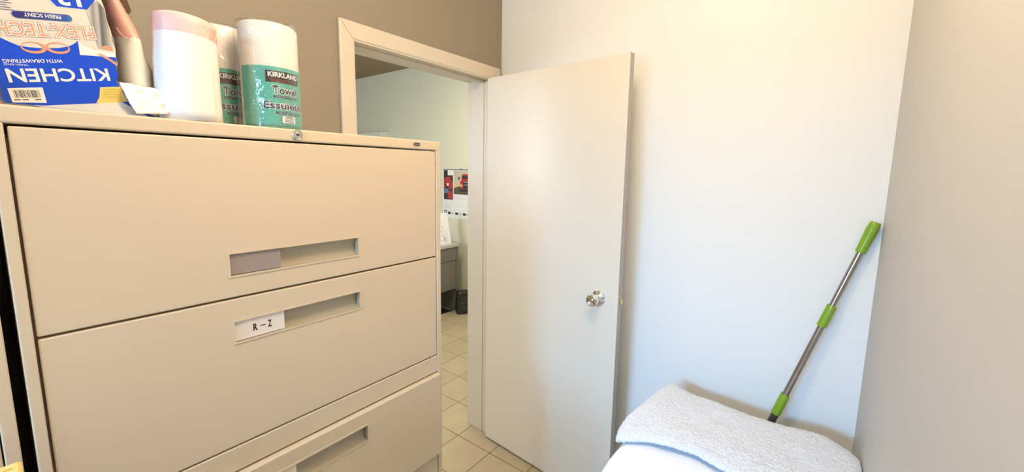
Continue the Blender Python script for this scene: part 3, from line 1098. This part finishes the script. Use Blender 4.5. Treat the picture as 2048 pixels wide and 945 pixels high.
# ------------------------------------------------------------------ white table with folded towels
TX0, TX1, TY0, TY1, TZ = 0.86, 1.575, -0.140, 0.436, 0.666
tb = thing('side_table', 'small white table under the folded white towels in the corner', 'table', (1.2, 0.14, 0))
bm = bmesh.new()
box(bm, TX0, TX1, TY0, TY1, TZ - 0.03, TZ)
finish('tabletop', bm, M['laminate'], tb, bevel=0.004)
for x in (TX0 + 0.01, TX1 - 0.05):
    for y in (TY0 + 0.01, TY1 - 0.05):
        bm = bmesh.new()
        box(bm, x, x + 0.04, y, y + 0.04, 0, TZ - 0.03)
        finish('leg', bm, M['laminate'], tb, bevel=0.003)
bm = bmesh.new()
box(bm, TX0 + 0.02, TX1 - 0.02, TY0 + 0.02, TY1 - 0.02, TZ - 0.09, TZ - 0.03)
finish('apron', bm, M['laminate'], tb)
adopt(tb)


def cloth(name, fn, nu, nv, thick, m, label, cat, group=None, sub=1, pile=0.0):
    bm = bmesh.new()
    g = [[bm.verts.new(fn(i / nu, j / nv)) for i in range(nu + 1)] for j in range(nv + 1)]
    for j in range(nv):
        for i in range(nu):
            bm.faces.new((g[j][i], g[j][i + 1], g[j + 1][i + 1], g[j + 1][i]))
    bmesh.ops.recalc_face_normals(bm, faces=bm.faces[:])
    o = finish(name, bm, m, smooth=True)
    md = o.modifiers.new('solid', 'SOLIDIFY')
    md.thickness = thick
    md.offset = 1
    if sub:
        s = o.modifiers.new('sub', 'SUBSURF')
        s.levels = s.render_levels = sub
    if pile:
        for sc_, k in ((0.0045, 1.0), (0.013, 0.7)):
            tx = bpy.data.textures.new('pile', 'CLOUDS')
            tx.noise_scale = sc_
            tx.noise_depth = 1
            dm = o.modifiers.new('pile', 'DISPLACE')
            dm.texture = tx
            dm.texture_coords = 'GLOBAL'
            dm.strength = pile * k
            dm.mid_level = 0.5
    return tag(o, label, cat, group)


def under(s, t):
    # s: along x from the front of the table to the back, t: across from right to left, last part hangs over the left edge
    x = 0.80 + 0.70 * s
    L = 0.572 + 0.20
    d = t * L
    if d < 0.572:
        y = -0.125 + d
        z = 0.6685
    else:
        k = d - 0.572
        ar = min(k, 0.04)
        a = ar / 0.04 * math.pi / 2
        y = 0.442 + 0.018 * math.sin(a) + max(0, k - 0.04) * 0.05
        z = 0.6685 - 0.022 * (1 - math.cos(a)) - max(0, k - 0.04)
    z += 0.0025 * (noise.noise(Vector((x * 7, y * 7, 2))) + 0.5) if d < 0.55 else 0
    if s < 0.08:
        z += 0
    return (x, y + 0.006 * noise.noise(Vector((x * 9, z * 5, 9))) * (1 if d > 0.56 else 0), z)


cloth('white_cloth', under, 40, 40, 0.012, M['sheet'], 'smooth bright white cloth lying under the terry towel, hanging over the left side', 'cloth')


def terry(s, t):
    # s from the near edge to the edge by the wall, t from the right end to the left end
    y = -0.150 + t * (0.430 + 0.150 + 0.068 * (1 - s) - 0.024 * max(0, 1 - s / 0.3) ** 2)
    kn = [(0, 1.19), (0.35, 1.225), (0.5, 1.245), (0.65, 1.262), (0.82, 1.245), (1.0, 1.195)]
    for (ta, xa), (tb_, xb) in zip(kn, kn[1:]):
        if ta <= t <= tb_:
            q = (t - ta) / (tb_ - ta)
            near = xa + (xb - xa) * q * q * (3 - 2 * q)
    far = 1.530 + 0.065 * min(1, t / 0.14) + 0.010 * math.sin(t * 9) + 0.022 * max(0, (t - 0.85) / 0.15)
    x = near + (far - near) * s
    z = 0.701
    z += 0.010 * (1 - (2 * s - 1) ** 4)
    z += 0.008 * noise.noise(Vector((x * 5.5, y * 5.5, 5)))
    z += 0.004 * noise.noise(Vector((x * 14, y * 14, 8)))
    z += 0.012 * max(0, (t - 0.82) / 0.18) * s - 0.006 * max(0, (t - 0.9) / 0.1) * (1 - s)
    z -= 0.010 * max(0, (t - 0.90) / 0.10) ** 2 * max(0, 1 - s / 0.35) ** 2
    # rounded rims
    e = min(s, 1 - s, t * 1.6, (1 - t) * 1.6)
    if e < 0.05:
        z -= 0.007 * (1 - e / 0.05) ** 2
    return (x, y, z)


cloth('terry_towel', terry, 70, 90, 0.014, M['terry'], 'textured white terry towel folded on top of the smooth white cloth', 'towel', None, 2, 0.006)

# ------------------------------------------------------------------ mop leaning in the corner
P0, P1 = Vector((1.659, 0.268, 0.022)), Vector((1.787, -0.138, 1.412))
ax = (P1 - P0).normalized()
LEN = (P1 - P0).length
mop = thing('mop', 'lime green and steel mop pole leaning in the corner of the white walls', 'mop', (P0.x, P0.y, 0))


def mseg(name, prof, m, smooth=True):
    bm = bmesh.new()
    lathe(bm, prof, P0, ax, 28)
    return finish(name, bm, m, mop, smooth=False if not smooth else True)


def along(z):
    return (z - P0.z) / ax.z


A_, B_, Cc, D_, E_, F_ = along(0.679), along(0.760), along(1.036), along(1.114), along(1.307), along(1.412)
mseg('socket', [(0.05, 0.013), (A_ - 0.02, 0.0125), (A_ + 0.002, 0.0125)], M['joint'])
mseg('collar', [(A_, 0.012), (A_, 0.0150), (A_ + 0.004, 0.0158), (B_ - 0.004, 0.0150), (B_, 0.0142), (B_, 0.010)], M['green'])
mseg('lower_pole', [(B_ - 0.01, 0.0110), (Cc + 0.01, 0.0110)], M['steel'])
mseg('collar', [(Cc, 0.011), (Cc, 0.0145), (Cc + 0.004, 0.0152), (D_ - 0.004, 0.0142), (D_, 0.0136), (D_, 0.009)], M['green'])
mseg('upper_pole', [(D_ - 0.01, 0.0098), (E_ + 0.01, 0.0098)], M['steel'])
mseg('grip', [(E_, 0.010), (E_, 0.0142), (E_ + 0.005, 0.0150), (E_ + 0.03, 0.0152), (F_ - 0.030, 0.0168), (F_ - 0.026, 0.0172), (F_ - 0.022, 0.0160),
              (F_ - 0.010, 0.0158), (F_ - 0.003, 0.0150), (F_, 0.0125), (F_, 0.0095), (F_ - 0.003, 0.008)], M['green'])
bm = bmesh.new()
lathe(bm, [(0, 0.075), (0.006, 0.082), (0.014, 0.078), (0.022, 0.045), (0.050, 0.020), (0.075, 0.016)], (P0.x, P0.y, 0.002), (0, 0, 1), 32)
finish('mop_head', bm, M['joint'], mop, smooth=True)
adopt(mop)
for o in mop.children:
    if o.type == 'MESH':
        md = o.modifiers.new('edges', 'EDGE_SPLIT')
        md.split_angle = math.radians(38)

# ------------------------------------------------------------------ ceiling lamps
lamp = thing('ceiling_lamp', 'warm square ceiling lamp above the filing cabinets', 'lamp', (0.55, 0.36, HC))
bm = bmesh.new()
box(bm, 0.31, 0.79, 0.12, 0.60, 2.705, HC)
finish('lamp_base', bm, M['laminate'], lamp, bevel=0.005)
bm = bmesh.new()
box(bm, 0.33, 0.77, 0.14, 0.58, 2.675, 2.705)
finish('diffuser', bm, M['lamp'], lamp, bevel=0.01)
adopt(lamp)
lamp = thing('ceiling_lamp', 'added unseen long ceiling lamp lighting the office beyond the doorway', 'lamp', (2.0, 2.25, HC))  # fixture added out of view to go with the office light
bm = bmesh.new()
box(bm, 1.42, 2.58, 1.97, 2.53, 2.705, HC)
finish('lamp_base', bm, M['laminate'], lamp, bevel=0.005)
bm = bmesh.new()
box(bm, 1.44, 2.56, 1.99, 2.51, 2.675, 2.705)
finish('diffuser', bm, M['lamp'], lamp, bevel=0.01)
adopt(lamp)

# ------------------------------------------------------------------ office seen through the doorway
desk = thing('desk', 'grey metal office desk with drawers seen through the doorway', 'desk', (2.6, 3.5, 0))
bm = bmesh.new()
box(bm, 1.95, 3.125, 3.14, 3.86, 0.725, 0.755)
finish('desktop', bm, M['desk_top'], desk, bevel=0.003)
bm = bmesh.new()
box(bm, 3.085, 3.115, 3.15, 3.85, 0, 0.725)
finish('side_panel', bm, M['desk'], desk, bevel=0.002)
bm = bmesh.new()
box(bm, 1.96, 1.99, 3.15, 3.85, 0, 0.725)
finish('side_panel', bm, M['desk'], desk, bevel=0.002)
bm = bmesh.new()
box(bm, 2.60, 3.085, 3.17, 3.80, 0.255, 0.725)
finish('pedestal', bm, M['desk'], desk, bevel=0.002)
for z0, z1 in ((0.578, 0.718), (0.258, 0.572)):
    bm = bmesh.new()
    box(bm, 2.605, 3.080, 3.152, 3.17, z0, z1)
    finish('drawer', bm, M['desk'], desk, bevel=0.002)
adopt(desk)

papers = thing('paper_stack', 'upright sheaf of white papers on the grey desk', 'papers', (2.95, 3.30, 0.756))
rnd = random.Random(2)
for k in range(7):
    y0 = 3.20 + k * 0.012
    x1 = 3.055 + (0.012 * k if k > 3 else 0.004 * k)
    h = 0.335 - 0.016 * k + rnd.uniform(-0.004, 0.004)
    lean = 0.055
    bm = bmesh.new()

    def sh(x, y, z):
        s = (z - 0.7565) / 0.33
        return (x - 0.012 * s, y + lean * s, z - 0.05 * (x - 2.8) * s * 0.4)
    box(bm, 2.80, x1, y0, y0 + 0.0018, 0.7565, 0.7565 + h, 0, sh)
    if k == 0:
        for q in range(5):
            zz = 0.80 + q * 0.05
            box(bm, 2.86 + 0.02 * (q % 2), 2.98 - 0.015 * (q % 3), y0 - 0.0006, y0 - 0.0001, zz, zz + 0.004, 1, sh)
        for q in range(3):
            xx = 2.955 + q * 0.025
            box(bm, xx, xx + 0.004, y0 - 0.0006, y0 - 0.0001, 0.775, 0.95 - q * 0.03, 1, sh)
        box(bm, 2.965, 2.985, y0 - 0.0006, y0 - 0.0001, 0.80, 0.84, 1, sh)
    finish('sheet', bm, [M['doc'], M['doc_ink']], papers)
adopt(papers)

# wall calendar with trucks
bm = bmesh.new()
XK = XE - 0.003


def cp(y, z, w=0.0):
    return (XK - w, y, z)


def cq(y0, y1, z0, z1, w, mi):
    poly(bm, [cp(y0, z0, w), cp(y1, z0, w), cp(y1, z1, w), cp(y0, z1, w)], mi)


def cpoly(pts, w, mi):
    poly(bm, [cp(y, z, w) for y, z in pts], mi)


YL, YR, Z0, Z1 = 3.535, 2.93, 1.000, 1.555
box(bm, XK, XE - 0.0002, YR, YL, Z0, Z1, 0)
cq(3.358, 2.95, 1.280, 1.548, 0.0004, 1)            # picture: sky
cpoly([(3.358, 1.280), (2.95, 1.280), (2.95, 1.345), (3.16, 1.395), (3.358, 1.350)], 0.0007, 2)
# red truck, head on
tc_ = 3.165
for pts, w, mi in (
    ([(tc_ - 0.075, 1.405), (tc_ + 0.075, 1.405), (tc_ + 0.068, 1.490), (tc_ + 0.05, 1.508), (tc_ - 0.05, 1.508), (tc_ - 0.068, 1.490)], 0.0010, 3),
    ([(tc_ - 0.062, 1.455), (tc_ + 0.062, 1.455), (tc_ + 0.055, 1.488), (tc_ - 0.055, 1.488)], 0.0013, 4),
    ([(tc_ - 0.092, 1.330), (tc_ + 0.092, 1.330), (tc_ + 0.092, 1.425), (tc_ + 0.07, 1.440), (tc_ - 0.07, 1.440), (tc_ - 0.092, 1.425)], 0.0012, 3),
    ([(tc_ - 0.045, 1.350), (tc_ + 0.045, 1.350), (tc_ + 0.04, 1.428), (tc_ - 0.04, 1.428)], 0.0015, 4),
    ([(tc_ - 0.098, 1.312), (tc_ + 0.098, 1.312), (tc_ + 0.098, 1.345), (tc_ - 0.098, 1.345)], 0.0016, 4),
    ([(tc_ - 0.088, 1.368), (tc_ - 0.056, 1.368), (tc_ - 0.056, 1.392), (tc_ - 0.088, 1.392)], 0.0018, 6),
    ([(tc_ + 0.056, 1.368), (tc_ + 0.088, 1.368), (tc_ + 0.088, 1.392), (tc_ + 0.056, 1.392)], 0.0018, 6),
    ([(tc_ - 0.12, 1.445), (tc_ - 0.098, 1.445), (tc_ - 0.098, 1.475), (tc_ - 0.12, 1.475)], 0.0014, 4),
    ([(tc_ + 0.098, 1.445), (tc_ + 0.12, 1.445), (tc_ + 0.12, 1.475), (tc_ + 0.098, 1.475)], 0.0014, 4),
    ([(3.34, 1.37), (3.30, 1.37), (3.30, 1.41), (3.34, 1.41)], 0.0010, 6),
    ([(tc_ - 0.03, 1.415), (tc_ + 0.03, 1.415), (tc_ + 0.03, 1.421), (tc_ - 0.03, 1.421)], 0.0020, 7),
    ([(tc_ - 0.03, 1.385), (tc_ + 0.03, 1.385), (tc_ + 0.03, 1.391), (tc_ - 0.03, 1.391)], 0.0020, 7),
):
    cpoly(pts, w, mi)
# collage at the left
cq(3.520, 3.372, 1.215, 1.548, 0.0004, 4)
for y0, y1, z0, z1, mi in ((3.520, 3.46, 1.47, 1.548, 4), (3.455, 3.372, 1.49, 1.548, 0), (3.52, 3.49, 1.34, 1.46, 3), (3.485, 3.385, 1.40, 1.475, 3), (3.47, 3.42, 1.37, 1.43, 0),
                           (3.44, 3.375, 1.335, 1.40, 3), (3.52, 3.44, 1.285, 1.335, 5), (3.515, 3.47, 1.305, 1.335, 0), (3.50, 3.46, 1.225, 1.285, 4), (3.455, 3.38, 1.225, 1.315, 3), (3.43, 3.40, 1.25, 1.28, 0), (3.41, 3.375, 1.43, 1.47, 4)):
    cq(y0, y1, z0, z1, 0.0008 + 0.0001 * mi, mi)
# text rows, shield, thumbnails
for k in range(5):
    cq(3.51, 3.45 if k < 2 else 3.40, 1.190 - k * 0.018, 1.193 - k * 0.018, 0.0005, 7)
for k in range(6):
    cq(3.33, 2.97, 1.235 - k * 0.028, 1.237 - k * 0.028, 0.0005, 7) if k in (0, 3) else None
cpoly([(3.517, 1.092), (3.470, 1.092), (3.470, 1.052), (3.4935, 1.034), (3.517, 1.052)], 0.0005, 4)
cpoly([(3.509, 1.084), (3.478, 1.084), (3.478, 1.058), (3.4935, 1.045), (3.509, 1.058)], 0.0008, 7)
for y0 in (3.455, 3.336, 3.215, 3.10):
    cq(y0, y0 - 0.046, 1.048, 1.074, 0.0005, 4)
    cq(y0 - 0.055, y0 - 0.095, 1.050, 1.072, 0.0005, 7)
for y0 in (3.27, 3.20, 3.13, 3.05):
    cq(y0, y0 - 0.045, 1.014, 1.020, 0.0005, 7)
# metal binding strip and hanger
box(bm, XK - 0.002, XK, YR, YL, Z1 - 0.003, Z1 + 0.004, 4)
box(bm, XK - 0.002, XK, 3.235, 3.255, Z1 + 0.004, Z1 + 0.012, 4)
tag(finish('wall_calendar', bm, [M['cal_paper'], M['cal_sky'], M['cal_road'], M['cal_red'], M['cal_dark'], M['cal_blue'], M['cal_lamp'], M['cal_grey']], normals=False),
    'wall calendar with red truck pictures on the office wall above the desk', 'calendar')

# black heater on the tiles by the desk
H0 = Vector((2.985, 3.040, 0))
hd, he = Vector((0.87, -0.49, 0)).normalized(), Vector((0.49, 0.87, 0)).normalized()


def hp(a, b, z):
    s = z / 0.25
    return H0 + hd * (a + 0.012 * s * (1 if a < 0.05 else -1)) + he * (b + 0.018 * s * (1 if b < 0.05 else -1)) + Vector((0, 0, z + 0.001))


heat = thing('floor_heater', 'small black box heater standing on the tiles beside the grey desk', 'heater', H0)
bm = bmesh.new()
box(bm, 0, 0.16, 0, 0.13, 0.004, 0.25, 0, hp)
finish('casing', bm, M['black'], heat, bevel=0.025, seg=4)
bm = bmesh.new()
for k in range(7):
    box(bm, 0.030, 0.130, -0.003, 0.004, 0.05 + k * 0.022, 0.058 + k * 0.022, 0, hp)
finish('grille', bm, M['joint'], heat)
adopt(heat)
bm = bmesh.new()
pts = []
for k in range(26):
    a = k / 25 * math.pi * 2.6
    pts.append((2.965 + 0.055 * math.cos(a) + 0.01 * k / 25, 3.17 + 0.045 * math.sin(a), 0.02 + 0.035 * (1 + math.sin(a * 0.7)) * 0.9))
pts += [(3.02, 3.165, 0.02), (3.06, 3.17, 0.03)]
tube(bm, pts, 0.006, 8)
tag(finish('power_cable', bm, M['black'], smooth=True), 'black cable looped on the floor between heater and desk', 'cable')
bm = bmesh.new()
box(bm, 2.2, 3.03, 3.195, 3.62, 0.0, 0.012)
for k in range(12):
    box(bm, 2.22, 3.01, 3.205 + k * 0.033, 3.217 + k * 0.033, 0.012, 0.016)
tag(finish('floor_mat', bm, M['black']), 'black ribbed mat on the tiles under the grey desk', 'mat')

# pale box high on the office wall
bx_ = thing('wall_cabinet', 'pale box cabinet high on the office wall, just above the filing cabinet top', 'wall cabinet', (3.19, 4.9, 1.45))
bm = bmesh.new()
box(bm, XE - 0.115, XE - 0.001, 4.53, 5.3, 1.45, 2.015)
finish('case', bm, M['white_metal'], bx_, bevel=0.004)
bm = bmesh.new()
box(bm, XE - 0.125, XE - 0.115, 4.535, 5.295, 1.455, 2.010)
finish('cabinet_door', bm, M['white_metal'], bx_, bevel=0.003)
adopt(bx_)
